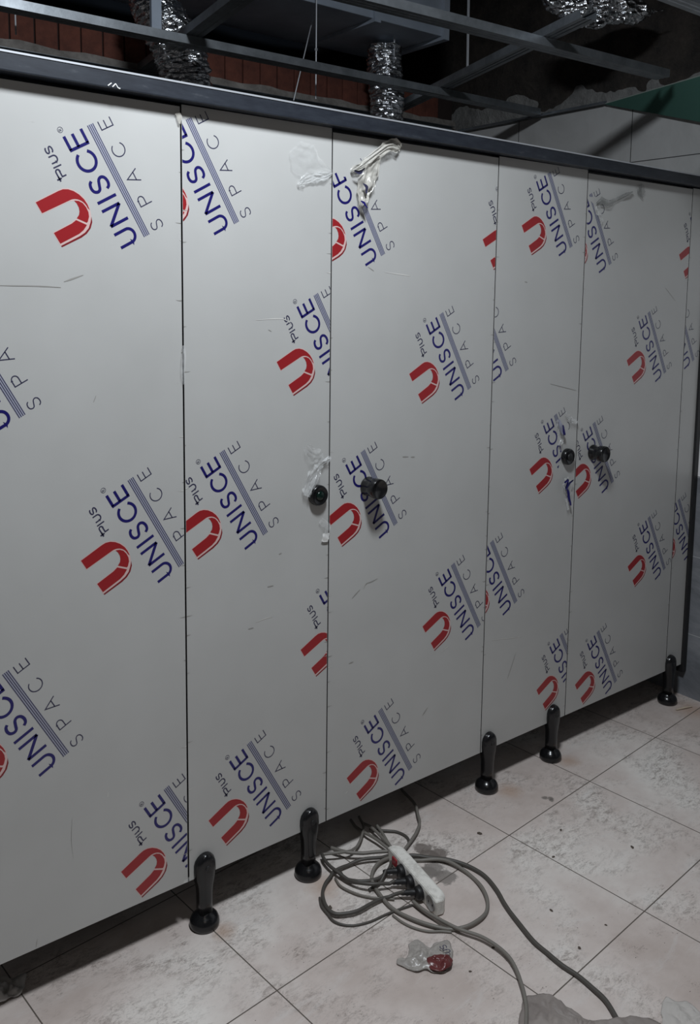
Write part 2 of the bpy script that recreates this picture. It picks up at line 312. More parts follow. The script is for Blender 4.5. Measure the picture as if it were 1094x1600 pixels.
def logo_bm(sx, sz, y0, clips):
    """the print of one logo, lying on the panel face; clips = (x0, x1, z0, z1)"""
    bm = bmesh.new()
    def V(p, ly): return bm.verts.new((sx + (p[0] * EX[0] + p[1] * EY[0]) / 1000, y0 - 0.00015 * ly, sz + (p[0] * EX[1] + p[1] * EY[1]) / 1000))
    for kind, pts, wd, mi, ly in LOGO:
        if kind == 'p':
            vv = [V(p, ly) for p in pts]
            for tri in tessellate_polygon([[Vector((p[0], p[1], 0)) for p in pts]]): bm.faces.new([vv[i] for i in tri]).material_index = mi
            continue
        Lv = []; q = [Vector(p) for p in pts]; nn = len(q)
        for i in range(nn):
            a = (q[i] - q[i - 1]).normalized() if i else None; b = (q[i + 1] - q[i]).normalized() if i < nn - 1 else None
            if a is None: a = b
            if b is None: b = a
            na, nb = Vector((-a.y, a.x)), Vector((-b.y, b.x)); mm = (na + nb)
            mm = mm.normalized() if mm.length > 1e-4 else na; k = wd / 2 / max(0.4, mm.dot(na))
            Lv.append((V(q[i] + mm * k, ly), V(q[i] - mm * k, ly)))
        for (a, b), (c, d) in zip(Lv, Lv[1:]): bm.faces.new((a, b, d, c)).material_index = mi
    for f in bm.faces:
        f.normal_update()
        if f.normal.y > 0: f.normal_flip()
    x0, x1, z0, z1 = clips
    for co, no in (((x0, 0, 0), (-1, 0, 0)), ((x1, 0, 0), (1, 0, 0)), ((0, 0, z0), (0, 0, -1)), ((0, 0, z1), (0, 0, 1))):
        g = bm.verts[:] + bm.edges[:] + bm.faces[:]
        if g: bmesh.ops.bisect_plane(bm, geom=g, plane_co=co, plane_no=no, clear_outer=True)
    return bm
def inside(pt, poly):
    x, z = pt; r = False
    for i in range(len(poly)):
        (x1, z1), (x2, z2) = poly[i], poly[i - 1]
        if (z1 > z) != (z2 > z) and x < (x2 - x1) * (z - z1) / (z2 - z1) + x1: r = not r
    return r
SCUFF = [[(0.834, 0.763), (0.848, 0.773), (0.863, 0.783)], [(0.875, 0.782), (0.884, 0.795), (0.902, 0.797), (0.925, 0.802)], [(0.932, 1.659), (1.023, 1.651)], [(0.874, 1.671), (0.894, 1.661)], [(0.525, 0.765), (0.554, 0.769), (0.575, 0.768)], [(0.502, 0.752), (0.517, 0.752)], [(0.559, 0.851), (0.577, 0.851)], [(0.472, 0.587), (0.476, 0.577)], [(0.594, 0.931), (0.602, 0.933)], [(-0.076, 1.606), (0.001, 1.606), (0.047, 1.604)], [(0.054, 1.616), (0.096, 1.631)], [(0.04, 0.413), (0.037, 0.36), (0.041, 0.316)], [(-0.049, 0.141), (-0.045, 0.16)], [(0.124, 0.436), (0.126, 0.447)], [(0.112, 1.357), (0.118, 1.371)], [(1.183, 0.523), (1.209, 0.533)], [(1.349, 0.872), (1.479, 0.893)], [(1.485, 0.356), (1.521, 0.434)], [(1.408, 0.505), (1.537, 0.485)], [(0.525, 1.532), (0.6, 1.535), (0.629, 1.522)], [(0.561, 1.508), (0.57, 1.504)], [(1.01, 1.142), (1.032, 1.14)], [(1.041, 1.138), (1.056, 1.137)], [(0.82, 0.194), (0.827, 0.199)], [(1.109, 0.34), (1.13, 0.359)], [(1.642, 1.317), (1.775, 1.288)], [(0.826, 0.577), (0.842, 0.578)], [(1.5, 1.644), (1.512, 1.642)], [(2.267, 1.636), (2.334, 1.59)]]
PM = [M_panel, M_red, M_dred, M_blue, M_navy, M_lav, M_pink, M_edge, mat('film_scuff_grey', (0.30, 0.29, 0.27), 0.6), mat('film_scuff_pale', (0.62, 0.61, 0.58), 0.4)]
ZB, ZT = 0.137, 2.012
def rail_z(x): return 2.0195 - 0.00489 * x
def panel(name, parent, x0, x1, z0, z1, logos, holes=(), y0=0.0):
    bm = bmesh.new(); fs = box(bm, x0, x1, y0, y0 + 0.012, z0, z1)
    for f in bm.faces:
        f.normal_update()
        if abs(f.normal.y) < 0.5: f.material_index = 7
    sb = bmesh.new()                                   # scratches and flakes in the film
    for pts in SCUFF:
        if x0 + .01 < pts[0][0] < x1 - .01 and pts[-1][0] < x1 - .004:
            q = spline([(a, b, 0) for a, b in pts], 3); L = []
            for i, p in enumerate(q):
                w = .0011 * (0.3 + math.sin(PI * (i + .5) / len(q))) * (.7 + .6 * random.random())
                L.append((sb.verts.new((p.x, y0 - .0005, p.y + w)), sb.verts.new((p.x + w * .5, y0 - .0005, p.y - w))))
            mi = 8 if random.random() < .65 else 9
            for (a, b), (c, d) in zip(L, L[1:]): sb.faces.new((a, b, d, c)).material_index = mi
    zz = z0 + .05
    while zz < z1 - .1:                                # chipped saw marks along both long edges
        for xe, sg in ((x0, 1), (x1, -1)):
            if random.random() < .75:
                l, h = random.uniform(.004, .017), random.uniform(.0006, .0018); zc = zz + random.uniform(-.03, .03)
                vv = [sb.verts.new((xe + sg * a, y0 - .0005, zc + b)) for a, b in ((.0003, -h), (.0003, h), (l * .5, h * .4), (l, h * .9), (l * .6, -h * .2))]
                sb.faces.new(vv).material_index = 8 if random.random() < .7 else 9
        zz += random.uniform(.05, .12)
    for f in sb.faces:
        f.normal_update()
        if f.normal.y > 0: f.normal_flip()
    me = D.meshes.new('tmp')
    sb.to_mesh(me); sb.free(); bm.from_mesh(me); me.clear_geometry()
    for sx, sz in logos:
        lb = logo_bm(sx, sz, y0, (x0 + .0008, x1 - .0008, z0 + .001, z1 - .001))
        if holes:
            for h in holes:
                for i in range(len(h)):
                    (ax, az), (bx, bz) = h[i - 1], h[i]
                    if lb.faces: bmesh.ops.bisect_plane(lb, geom=lb.verts[:] + lb.edges[:] + lb.faces[:], plane_co=(ax, 0, az), plane_no=Vector((bz - az, 0, ax - bx)).normalized())
            kill = [f for f in lb.faces if any(inside((f.calc_center_median().x, f.calc_center_median().z), h) for h in holes)]
            bmesh.ops.delete(lb, geom=kill, context='FACES')
        lb.to_mesh(me); lb.free(); bm.from_mesh(me); me.clear_geometry()
    D.meshes.remove(me)
    return obj(name, bm, PM, parent)

# ---------------------------------------------------------------- film flaps
def ribbon(name, parent, path, widths, material, amp=0.006, base=0.004, nu=18, nv=60, seed=0, y0=0.0, plane='xz', lift=None, fold=3.4):
    """a crumpled strip of thin film lying along a path on the panel face (xz) or on the floor (xy)"""
    P = spline([(a, b, 0) for a, b in path], max(2, nv // (len(path) - 1))); N = len(P); bm = bmesh.new(); rows = []
    for i, p in enumerate(P):
        tq = (P[min(i + 1, N - 1)] - P[max(i - 1, 0)]).normalized(); nq = Vector((-tq.y, tq.x, 0)); f = i / (N - 1) * (len(widths) - 1)
        k = min(int(f), len(widths) - 2); wd = widths[k] + (widths[k + 1] - widths[k]) * (f - k); row = []
        for j in range(nu + 1):
            s = j / nu - .5; edge = 0.007 * noise.noise((i * .16, seed * 3.1, 7 + j * .01)) if j in (0, nu) else 0
            q = p + nq * (s * wd + edge)
            h = base + amp * (1.2 * abs(noise.noise((s * fold, i * .05, seed))) + .3 * abs(noise.noise((s * fold * 2.5 + i * .04, i * .12, seed + 4))) + .12 * abs(noise.noise((q.x * 60, q.y * 60, seed + 9))))
            h += (lift[0] + (lift[1] - lift[0]) * i / (N - 1)) if lift else 0
            row.append(bm.verts.new((q.x, y0 - h, q.y) if plane == 'xz' else (q.x, q.y, y0 + h)))
        rows.append(row)
    for a, b in zip(rows, rows[1:]):
        for j in range(nu): bm.faces.new((a[j], a[j + 1], b[j + 1], b[j]))
    return obj(name, bm, material, parent, smooth=True)

# ---------------------------------------------------------------- legs and knobs
def leg(parent, x):
    bm = bmesh.new()
    lathe(bm, (x, 0.0, 0), (0, 0, 1), [(0.030, 0), (0.0365, 0.002), (0.038, 0.008), (0.0375, 0.016), (0.034, 0.025), (0.027, 0.032), (0.021, 0.037), (0.018, 0.043)])
    rings = []
    for z, hw, yf, yb in ((0.036, .019, -.019, .019), (0.07, .0188, -.0185, .0185), (0.10, .0200, -.019, .019), (0.122, .0235, -.021, .021), (0.135, .0275, -.0225, .030), (0.155, .0295, -.023, .030), (0.172, .0290, -.0225, .030), (0.183, .0255, -.021, .029), (0.191, .0185, -.019, .028), (0.196, .011, -.016, .026), (0.198, .003, -.013, .024)):
        r = []
        for k in range(28):
            a = 2 * PI * k / 28; ca, sa = math.cos(a), math.sin(a); e = 0.75
            r.append((x + hw * math.copysign(abs(ca) ** e, ca), (yf + yb) / 2 + (yb - yf) / 2 * math.copysign(abs(sa) ** e, sa), z))
        rings.append(r)
    loft(bm, rings)
    o = obj('leg', bm, M_black, parent, smooth=True)
    bm = bmesh.new(); lathe(bm, (x, -0.0215, 0.166), (0, -1, 0), [(0.0075, 0), (0.0075, 0.0022), (0.006, 0.003), (0.004, 0.0022), (0.001, 0.0022)], 20)
    obj('screw_cap', bm, M_blackm, o, smooth=True)
def turn_button(parent, x, z, green=True):
    bm = bmesh.new(); lathe(bm, (x, 0, z), (0, -1, 0), [(0.0265, 0), (0.0275, 0.002), (0.0275, 0.012), (0.0262, 0.0155), (0.0225, 0.018), (0.0215, 0.0165), (0.013, 0.0165), (0.001, 0.0165)])
    o = obj('lock_indicator', bm, M_black, parent, smooth=True); o['label'] = 'round black lock indicator disc'
    bm = bmesh.new(); lathe(bm, (x, -0.0165, z), (0, -1, 0), [(0.0125, 0), (0.0125, 0.002), (0.009, 0.0045), (0.003, 0.0055), (0.0005, 0.0055)], 24)
    obj('centre_button', bm, M_green if green else M_blackm, o, smooth=True)
def knob(parent, x, z, seed=0):
    wr_ = 0.0022 if seed == 0 else 0
    bm = bmesh.new(); lathe(bm, (x, 0, z), (0, -1, 0), [(0.0262, 0), (0.027, 0.002), (0.0265, 0.006), (0.0235 + wr_, 0.010), (0.0225 + wr_ * 1.3, 0.016), (0.0225 + wr_ * 1.3, 0.024), (0.0245 + wr_ * .8, 0.028), (0.0272, 0.031), (0.0278, 0.050), (0.0268, 0.0535), (0.0250, 0.0545), (0.0245, 0.0525), (0.001, 0.0515)], 44)
    o = obj('knob', bm, M_black, parent, smooth=True); o['label'] = 'black cylindrical pull knob'
    return o

# ---------------------------------------------------------------- the partition: doors and pilasters
S1, S2, S3, S4, S5, SE = 0.329, 0.7525, 1.3675, 1.791, 2.411, 2.5225
g = 0.0017
def gap_strip(parent, x, z0=ZB, z1=ZT):  # stop strip added unseen behind the gap, black so no light leaks through
    bm = bmesh.new(); box(bm, x - 0.010, x + 0.012, 0.0125, 0.016, z0 + .004, z1 - .002); obj('gap_stop_strip', bm, M_edge, parent)
# left door
d1 = tag(empty('cubicle_door', (-0.29, 0, 0)), 'wide door panel at the far left edge, without a knob in view', 'door', 'cubicle doors')
def loc_child(o, root): o.matrix_parent_inverse = Matrix.Translation(-root.location)
def fix(root):
    for ch in root.children: ch.matrix_parent_inverse = Matrix.Translation(-root.location)
panel('door_panel', d1, -0.29, S1 - g * 1.5, ZB, rail_z(S1) - 0.007, [(0.243, 1.7218), (-0.04, 1.338), (0.0316, 0.5713), (0.3183, 0.9534), (0.396, 0.183), (-0.396, 1.725), (-0.32, 0.955), (-0.24, 0.185)])
ribbon('torn_film', d1, [(S1 - .012, 1.995), (S1 - .006, 1.985), (S1 - .008, 1.972)], [0.012, 0.014, 0.004], M_filmc, 0.004, seed=2, nv=8, nu=4)
ribbon('torn_film', d1, [(S1 - .004, 1.475), (S1 - .002, 1.45), (S1 - .004, 1.41), (S1 - .003, 1.385)], [0.004, 0.012, 0.010, 0.003], M_filmw, 0.005, seed=5, nv=12, nu=4)
ribbon('torn_film', d1, [(S1 - .014, 0.150), (S1 - .006, 0.146), (S1 - .003, 0.141)], [0.010, 0.014, 0.006], M_filmw, 0.004, seed=6, nv=8, nu=4)
fix(d1)
# pilaster between left and middle door
p1 = tag(empty('pilaster_panel', ((S1 + S2) / 2, 0, 0)), 'fixed panel between the left and the middle door, on two black legs', 'partition panel', 'fixed pilaster panels')
panel('board', p1, S1 + g, S2 - g, ZB, rail_z(S2), [(0.4722, 1.7637), (0.8285, 1.373), (0.5536, 0.9927), (0.906, 0.603), (0.6283, 0.2235)])
gap_strip(p1, S1); gap_strip(p1, S2)
leg(p1, 0.372); leg(p1, 0.693); turn_button(p1, 0.7115, 1.072)
ribbon('torn_film', p1, [(0.634, 1.957), (0.660, 1.930), (0.695, 1.908), (0.748, 1.905)], [0.045, 0.095, 0.07, 0.012], M_film, 0.006, seed=11)
ribbon('torn_film', p1, [(0.644, 1.864), (0.660, 1.876), (0.69, 1.888), (0.722, 1.893), (0.748, 1.905)], [0.010, 0.022, 0.026, 0.02, 0.008], M_filmw, 0.010, seed=12)
ribbon('torn_film', p1, [(0.672, 1.205), (0.70, 1.175), (0.722, 1.155)], [0.020, 0.05, 0.03], M_film, 0.012, seed=13)
ribbon('torn_film', p1, [(0.749, 1.172), (0.718, 1.150), (0.690, 1.115), (0.672, 1.075)], [0.008, 0.020, 0.040, 0.02], M_filmw, 0.016, seed=14)
ribbon('torn_film', p1, [(0.724, 1.006), (0.740, 0.990), (0.742, 0.972), (0.738, 0.955)], [0.014, 0.022, 0.018, 0.022], M_filmw, 0.010, seed=15, nv=16, nu=6)
o = ribbon('sticker', p1, [(0.728, 0.956), (0.749, 0.951)], [0.022, 0.024], M_tape, 0.004, seed=16, nv=8, nu=5); o['label'] = 'shiny white scrap of adhesive film'
fix(p1)
# middle door
d2 = tag(empty('cubicle_door', ((S2 + S3) / 2, 0, 0)), 'middle door with a black knob, crumpled cream film at its top left', 'door', 'cubicle doors')
hole2 = [(0.775, 1.92), (0.787, 1.937), (0.88, 1.95), (0.878, 1.923), (0.853, 1.901), (0.851, 1.868), (0.869, 1.847), (0.843, 1.828), (0.826, 1.833), (0.817, 1.869), (0.804, 1.9), (0.783, 1.898)]
panel('door_panel', d2, S2 + g, S3 - g, ZB, rail_z(S3) - 0.007, [(0.9265, 1.7055), (1.2716, 1.323), (0.9895, 0.9499), (1.3445, 0.5665), (1.0666, 0.1848), (1.551, 1.71)], [hole2])
knob(d2, 0.8845, 1.0735)
ribbon('torn_film', d2, [(0.808, 1.914), (0.845, 1.932), (0.885, 1.962), (0.925, 1.987), (0.955, 1.993), (0.972, 1.988)], [0.008, 0.024, 0.026, 0.028, 0.040, 0.012], M_filmc, 0.014, base=.006, seed=21)
ribbon('torn_film', d2, [(0.900, 1.960), (0.876, 1.925), (0.855, 1.89), (0.846, 1.85), (0.838, 1.822)], [0.010, 0.050, 0.055, 0.034, 0.012], M_filmc, 0.016, base=.006, seed=22)
for a, b, c2 in (((0.808, 1.914), (0.826, 1.913), (0.84, 1.922)), ((0.838, 1.884), (0.846, 1.872), (0.85, 1.86)), ((0.83, 1.838), (0.842, 1.832), (0.85, 1.822))):
    ribbon('print_scrap', d2, [a, b, c2], [0.004, 0.011, 0.004], M_blue if c2[1] < 1.85 else M_navy, 0.008, base=.020, seed=int(a[0] * 1000), nv=8, nu=4)
fix(d2)
# pilaster between middle and right door
p2 = tag(empty('pilaster_panel', ((S3 + S4) / 2, 0, 0)), 'fixed panel between the middle and the right door, blue-printed torn film round its black disc', 'partition panel', 'fixed pilaster panels')
hole3 = [(1.69, 1.175), (1.72, 1.195), (1.75, 1.15), (1.79, 1.19), (1.79, 0.89), (1.73, 0.89), (1.70, 1.03), (1.715, 1.08), (1.70, 1.13)]
panel('board', p2, S3 + g, S4 - g, ZB, rail_z(S4), [(1.434, 1.371), (1.7201, 1.7604), (1.798, 0.990), (1.5127, 0.6093), (1.876, 0.2205)], [hole3])
gap_strip(p2, S3); gap_strip(p2, S4)
leg(p2, 1.402); leg(p2, 1.722); turn_button(p2, 1.7385, 1.068, False)
ribbon('torn_film', p2, [(1.676, 1.196), (1.69, 1.165), (1.70, 1.135), (1.688, 1.110)], [0.014, 0.03, 0.035, 0.01], M_filmw, 0.010, seed=31)
ribbon('print_scrap', p2, [(1.678, 1.198), (1.686, 1.180), (1.698, 1.160), (1.706, 1.142)], [0.005, 0.013, 0.018, 0.008], M_lav, 0.008, base=.010, seed=32, nv=12, nu=5)
ribbon('print_scrap', p2, [(1.690, 1.180), (1.697, 1.163), (1.705, 1.148)], [0.003, 0.012, 0.008], M_blue, 0.006, base=.018, seed=33, nv=12, nu=5)
ribbon('torn_film', p2, [(1.715, 1.214), (1.742, 1.196), (1.765, 1.184), (1.783, 1.184)], [0.008, 0.022, 0.014, 0.004], M_filmw, 0.014, seed=34)
ribbon('torn_film', p2, [(1.735, 0.996), (1.742, 0.97), (1.746, 0.93), (1.752, 0.885)], [0.02, 0.055, 0.030, 0.016], M_filmw, 0.012, seed=35)
ribbon('print_scrap', p2, [(1.716, 0.985), (1.732, 0.990), (1.722, 0.962), (1.738, 0.975), (1.764, 0.985)], [0.006, 0.008, 0.010, 0.012, 0.004], M_blue, 0.006, base=.014, seed=36, nv=16, nu=4)
ribbon('print_scrap', p2, [(1.722, 0.968), (1.738, 0.948), (1.745, 0.925), (1.752, 0.900)], [0.006, 0.012, 0.010, 0.004], M_blue, 0.006, base=.014, seed=37, nv=16, nu=4)
fix(p2)
# right door
d3 = tag(empty('cubicle_door', ((S4 + S5) / 2, 0, 0)), 'right door with a black knob and a dark smudged fold of film at its top left', 'door', 'cubicle doors')
hole4 = [(1.79, 1.925), (1.85, 1.93), (1.87, 1.875), (1.842, 1.87), (1.825, 1.905)]
panel('door_panel', d3, S4 + g, S5 - g, ZB, rail_z(S5) - 0.007, [(1.932, 1.712), (2.2952, 1.325), (2.0049, 0.9464), (2.3644, 0.5612), (2.0839, 0.1818), (2.586, 1.705)], [hole4])
knob(d3, 1.8815, 1.0675, 3)
ribbon('torn_film', d3, [(1.832, 1.905), (1.858, 1.915), (1.895, 1.912), (1.935, 1.925), (1.985, 1.945), (2.03, 1.96)], [0.010, 0.030, 0.022, 0.012, 0.012, 0.004], M_filmd, 0.010, seed=41)
ribbon('torn_film', d3, [(2.085, 1.990), (2.080, 1.972), (2.068, 1.950)], [0.010, 0.04, 0.035], M_filmd, 0.008, seed=42)
ribbon('torn_film', d3, [(1.838, 1.900), (1.852, 1.872), (1.868, 1.845)], [0.02, 0.026, 0.01], M_filmw, 0.008, seed=43)
fix(d3)
# end pilaster
p3 = tag(empty('pilaster_panel', ((S5 + SE) / 2, 0, 0)), 'narrow fixed end panel beside the tiled right wall, on one black leg', 'partition panel', 'fixed pilaster panels')
panel('board', p3, S5 + g, SE, ZB, rail_z(SE) - 0.003, [(2.481, 1.364), (2.559, 0.603)])
gap_strip(p3, S5); leg(p3, 2.436)
fix(p3)
bm = bmesh.new(); box(bm, SE - 0.004, SE + 0.0225, -0.010, 0.024, 0.105, 2.004, 0, 0.002)
tag(obj('wall_channel', bm, M_blackm), 'black upright channel fixing the end panel to the right wall', 'profile')
# head rail
bm = bmesh.new(); box(bm, -0.60, XR, -0.032, 0.030, 2.0165, 2.0525, 0, 0.0025); box(bm, -0.60, XR, 0.019, 0.024, 1.995, 2.018)
hr = tag(obj('head_rail', bm, M_rail), 'long dark rail running along the top of the doors and panels', 'rail')
hr.rotation_euler = (0, math.radians(0.28), 0); hr.location = (0, 0, 0.0035)
bm = bmesh.new(); box(bm, -0.60, XR, -0.0335, -0.027, 2.0512, 2.0552); o = obj('rail_lip', bm, M_alu, hr); o['label'] = 'bright metal lip along the top edge'
bm = bmesh.new()
for a, b in (((0.136, 2.008), (0.144, 2.0145)), ((0.146, 2.007), (0.153, 2.0145)), ((0.153, 2.0145), (0.158, 2.007)), ((0.158, 2.007), (0.163, 2.006))): tube(bm, [(a[0], -.0325, a[1] + .012), (b[0], -.0325, b[1] + .012)], .0012, 6)
obj('chalk_mark', bm, M_tape, hr)['label'] = 'small white scratched mark on the lower edge'

# ---------------------------------------------------------------- ceiling frame
def channel(name, a, b, z, label, wd=0.058, h=0.027, sag=0.0):
    """folded steel channel, open at the top, with two small ribs along the underside"""
    a, b = Vector((a[0], a[1], z)), Vector((b[0], b[1], z)); ux = (b - a).normalized(); s = Vector((-ux.y, ux.x, 0)); up = Vector((0, 0, 1)); tk = 0.0012
    pr = [(-wd / 2 + .006, h), (-wd / 2, h), (-wd / 2, 0), (-.012, 0), (-.009, .0025), (-.006, 0), (.006, 0), (.009, .0025), (.012, 0), (wd / 2, 0), (wd / 2, h), (wd / 2 - .006, h)]
    pr = pr + [(x - math.copysign(tk, x), max(y, 0) + (tk if y < h else -tk)) for x, y in reversed(pr)]
    bm = bmesh.new(); L = (b - a).length; k = 6
    loft(bm, [[a + ux * (L * i / k) + s * p[0] + up * (p[1] - sag * math.sin(PI * i / k)) for p in pr] for i in range(k + 1)])
    o = obj(name, bm, M_zinc); bmesh_fix(o); return tag(o, label, 'ceiling profile', 'ceiling frame profiles')
def bmesh_fix(o):
    bm = bmesh.new(); bm.from_mesh(o.data); bmesh.ops.recalc_face_normals(bm, faces=bm.faces); bm.to_mesh(o.data); bm.free()
channel('ceiling_profile', (-1.6, 0.885), (2.50, 0.845), 2.40, 'long steel channel deeper in, crossing in front of the bricks and both foil hoses')
channel('ceiling_profile', (-1.6, 0.275), (2.33, 0.098), 2.40, 'steel channel above the head rail, its right end stopping beside the green board')
channel('ceiling_profile', (1.47, -0.41), (2.45, -0.41), 2.40, 'steel channel at the top right corner, nearest to the viewer')
channel('ceiling_profile', (0.725, 0.30), (0.885, 1.385), 2.4285, 'slanting cross channel passing over the left foil hose')
channel('ceiling_profile', (1.63, -0.10), (2.10, 1.385), 2.4285, 'slanting cross channel under the crumpled foil bundle')
def angle(name, a, b, z, side, label):
    bm = bmesh.new(); x0, x1 = sorted((a[0], b[0])); y0, y1 = sorted((a[1], b[1])); box(bm, x0, x1, y0, y1, z, z + .0015)
    if side == 'x': box(bm, x1 - .0015, x1, y0, y1, z, z + .016)
    else: box(bm, x0, x1, y1 - .0015, y1, z, z + .028); box(bm, x0, x1, y0, y1, z + .0265, z + .028)
    return tag(obj(name, bm, M_zinc), label, 'ceiling profile', 'ceiling wall angles')
angle('wall_angle', (XR - .028, 0.50), (XR - .001, 1.38), 2.40, 'x', 'thin steel edge strip along the top of the right wall tiles')
angle('wall_angle', (-1.6, YB - .05), (XR - .03, YB - .022), 2.398, 'y', 'thin steel edge strip along the back wall under the bricks')
def rod(a, b, label, r=0.0027, nut=None):
    bm = bmesh.new(); tube(bm, [a, b], r, 8)
    if nut: lathe(bm, nut, (0, 0, 1), [(0.006, 0), (0.006, 0.008)], 6)
    return tag(obj('hanger_rod', bm, M_alu), label, 'hanger rod', 'ceiling hanger rods')
rod((0.285, 1.0, 2.372), (0.285, 1.0, 3.16), 'hanger rod at the far left, its lower end free in front of the bricks')
rod((1.408, 1.0, 2.342), (1.408, 1.0, 3.16), 'upright hanger rod left of the right foil hose, free lower end', nut=(1.408, 1.0, 2.52))
rod((1.44, 1.2, 2.372), (1.53, 1.2, 2.70), 'short leaning wire left of the upright rod')
rod((1.825, 0.60, 2.43), (1.835, 0.62, 3.16), 'left rod of the close pair standing on the cross channel')
rod((1.840, 0.62, 2.43), (1.848, 0.64, 3.16), 'right rod of the close pair standing on the cross channel')
rod((1.925, 1.15, 2.40), (1.925, 1.15, 3.16), 'thin dark rod hanging in front of the right foil hose', 0.004)
bm = bmesh.new(); box(bm, 0.70, 0.735, 0.93, 0.945, 2.43, 3.17); tag(obj('hanger_strap', bm, M_duct), 'flat dark strap hanging in front of the left foil hose', 'hanger strap')

# ---------------------------------------------------------------- ducts
def hose(name, pts, rad, label, seed):
    P = spline(pts, 22); bm = bmesh.new(); N = None; rings = []; n = 40
    for i, p in enumerate(P):
        tq = (P[min(i + 1, len(P) - 1)] - P[max(i - 1, 0)]).normalized()
        if N is None: N = tq.orthogonal().normalized()
        N = (N - tq * N.dot(tq)).normalized(); B = tq.cross(N); f = i / (len(P) - 1); R0 = rad[0] + (rad[1] - rad[0]) * f
        r = []
        for k in range(n):
            a = 2 * PI * k / n; d = N * math.cos(a) + B * math.sin(a); q = p + d * R0
            r.append(p + d * (R0 * (1 + .035 * math.sin(i * 1.5) + .16 * noise.noise((q.x * 16, q.y * 16, q.z * 26 + seed)) + .08 * noise.noise((q.x * 48, q.y * 48, q.z * 60 + seed)))))
        rings.append(r)
    loft(bm, rings); return tag(obj(name, bm, M_foil, smooth=True), label, 'air hose', 'foil air hoses')
hose('foil_air_hose', [(0.80, 1.14, 2.672), (0.805, 1.14, 2.62), (0.83, 1.11, 2.54), (0.885, 1.10, 2.44), (0.905, 1.10, 2.34), (0.91, 1.10, 2.20)], (0.078, 0.096), 'left and larger crumpled foil hose coming down behind the head rail', 1)
hose('foil_air_hose', [(1.93, 1.22, 2.672), (1.93, 1.22, 2.58), (1.93, 1.20, 2.46), (1.93, 1.20, 2.36), (1.93, 1.20, 2.22)], (0.075, 0.070), 'right and smaller crumpled foil hose coming down behind the head rail', 9)
bm = bmesh.new(); box(bm, 0.55, 2.12, 1.02, 1.50, 2.70, 2.98, 0, 0.004)
for x in (0.60, 1.15, 1.70, 2.08): box(bm, x, x + .03, 1.005, 1.515, 2.685, 2.995)
tag(obj('air_duct', bm, M_duct), 'rectangular grey sheet metal duct above the two foil hoses', 'air duct')
# foil bundle, top right
bm = bmesh.new(); rings = []; P = spline([(1.96, .36, 2.68), (2.05, .33, 2.655), (2.15, .29, 2.655), (2.23, .24, 2.66), (2.31, .20, 2.655), (2.40, .15, 2.665)], 8)
for i, p in enumerate(P):
    f = i / (len(P) - 1); R0 = 0.055 * (math.sin(PI * min(1, f * 1.08 + .02)) ** .45) * (1 + .35 * noise.noise((i * .3, 0, 0))) + .002
    rings.append([p + Vector((.4 * math.cos(a), .9 * math.cos(a), math.sin(a))) * R0 * (1 + .5 * noise.noise((p.x * 22 + math.cos(a) * 1.6, math.sin(a) * 1.6, 3)) + .25 * noise.noise((p.x * 60 + math.cos(a) * 3, math.sin(a) * 3, 8))) for a in [2 * PI * k / 26 for k in range(26)]])
loft(bm, rings); tag(obj('foil_bundle', bm, M_foil, smooth=True), 'crumpled silver foil bundle above the ceiling frame at the top right', 'foil')
# green board
bm = bmesh.new(); P0 = Vector((2.527, 0.50, 2.399)); PL = Vector((2.407, -0.004, 2.402)); PR = Vector((2.520, 0.05, 2.262)); k = 3.2
pts = [P0, P0 + (PL - P0) * k, P0 + (PR - P0) * k]; nn = (pts[2] - pts[0]).cross(pts[1] - pts[0]).normalized(); nn = nn if nn.z > 0 else -nn
q = [P0, P0 + (PL - P0) * 2.2, P0 + (PL - P0) * 2.2 + (PR - PL) * 2.2 * 0.98, P0 + (PR - P0) * 1.0]
A = [bm.verts.new(p) for p in (P0, PL + (PL - P0) * 1.0, PR + (PR - P0) * 1.0)]; B = [bm.verts.new(v.co + nn * 0.0125) for v in A]
bm.faces.new(A); bm.faces.new(list(reversed(B)))
for i in range(3):
    f = bm.faces.new((A[i], A[(i + 1) % 3], B[(i + 1) % 3], B[i])); f.material_index = 1
bmesh.ops.recalc_face_normals(bm, faces=bm.faces)
tag(obj('gypsum_board', bm, [M_gyps, M_paper]), 'green ceiling board hanging at the top right against the tiled wall', 'board')

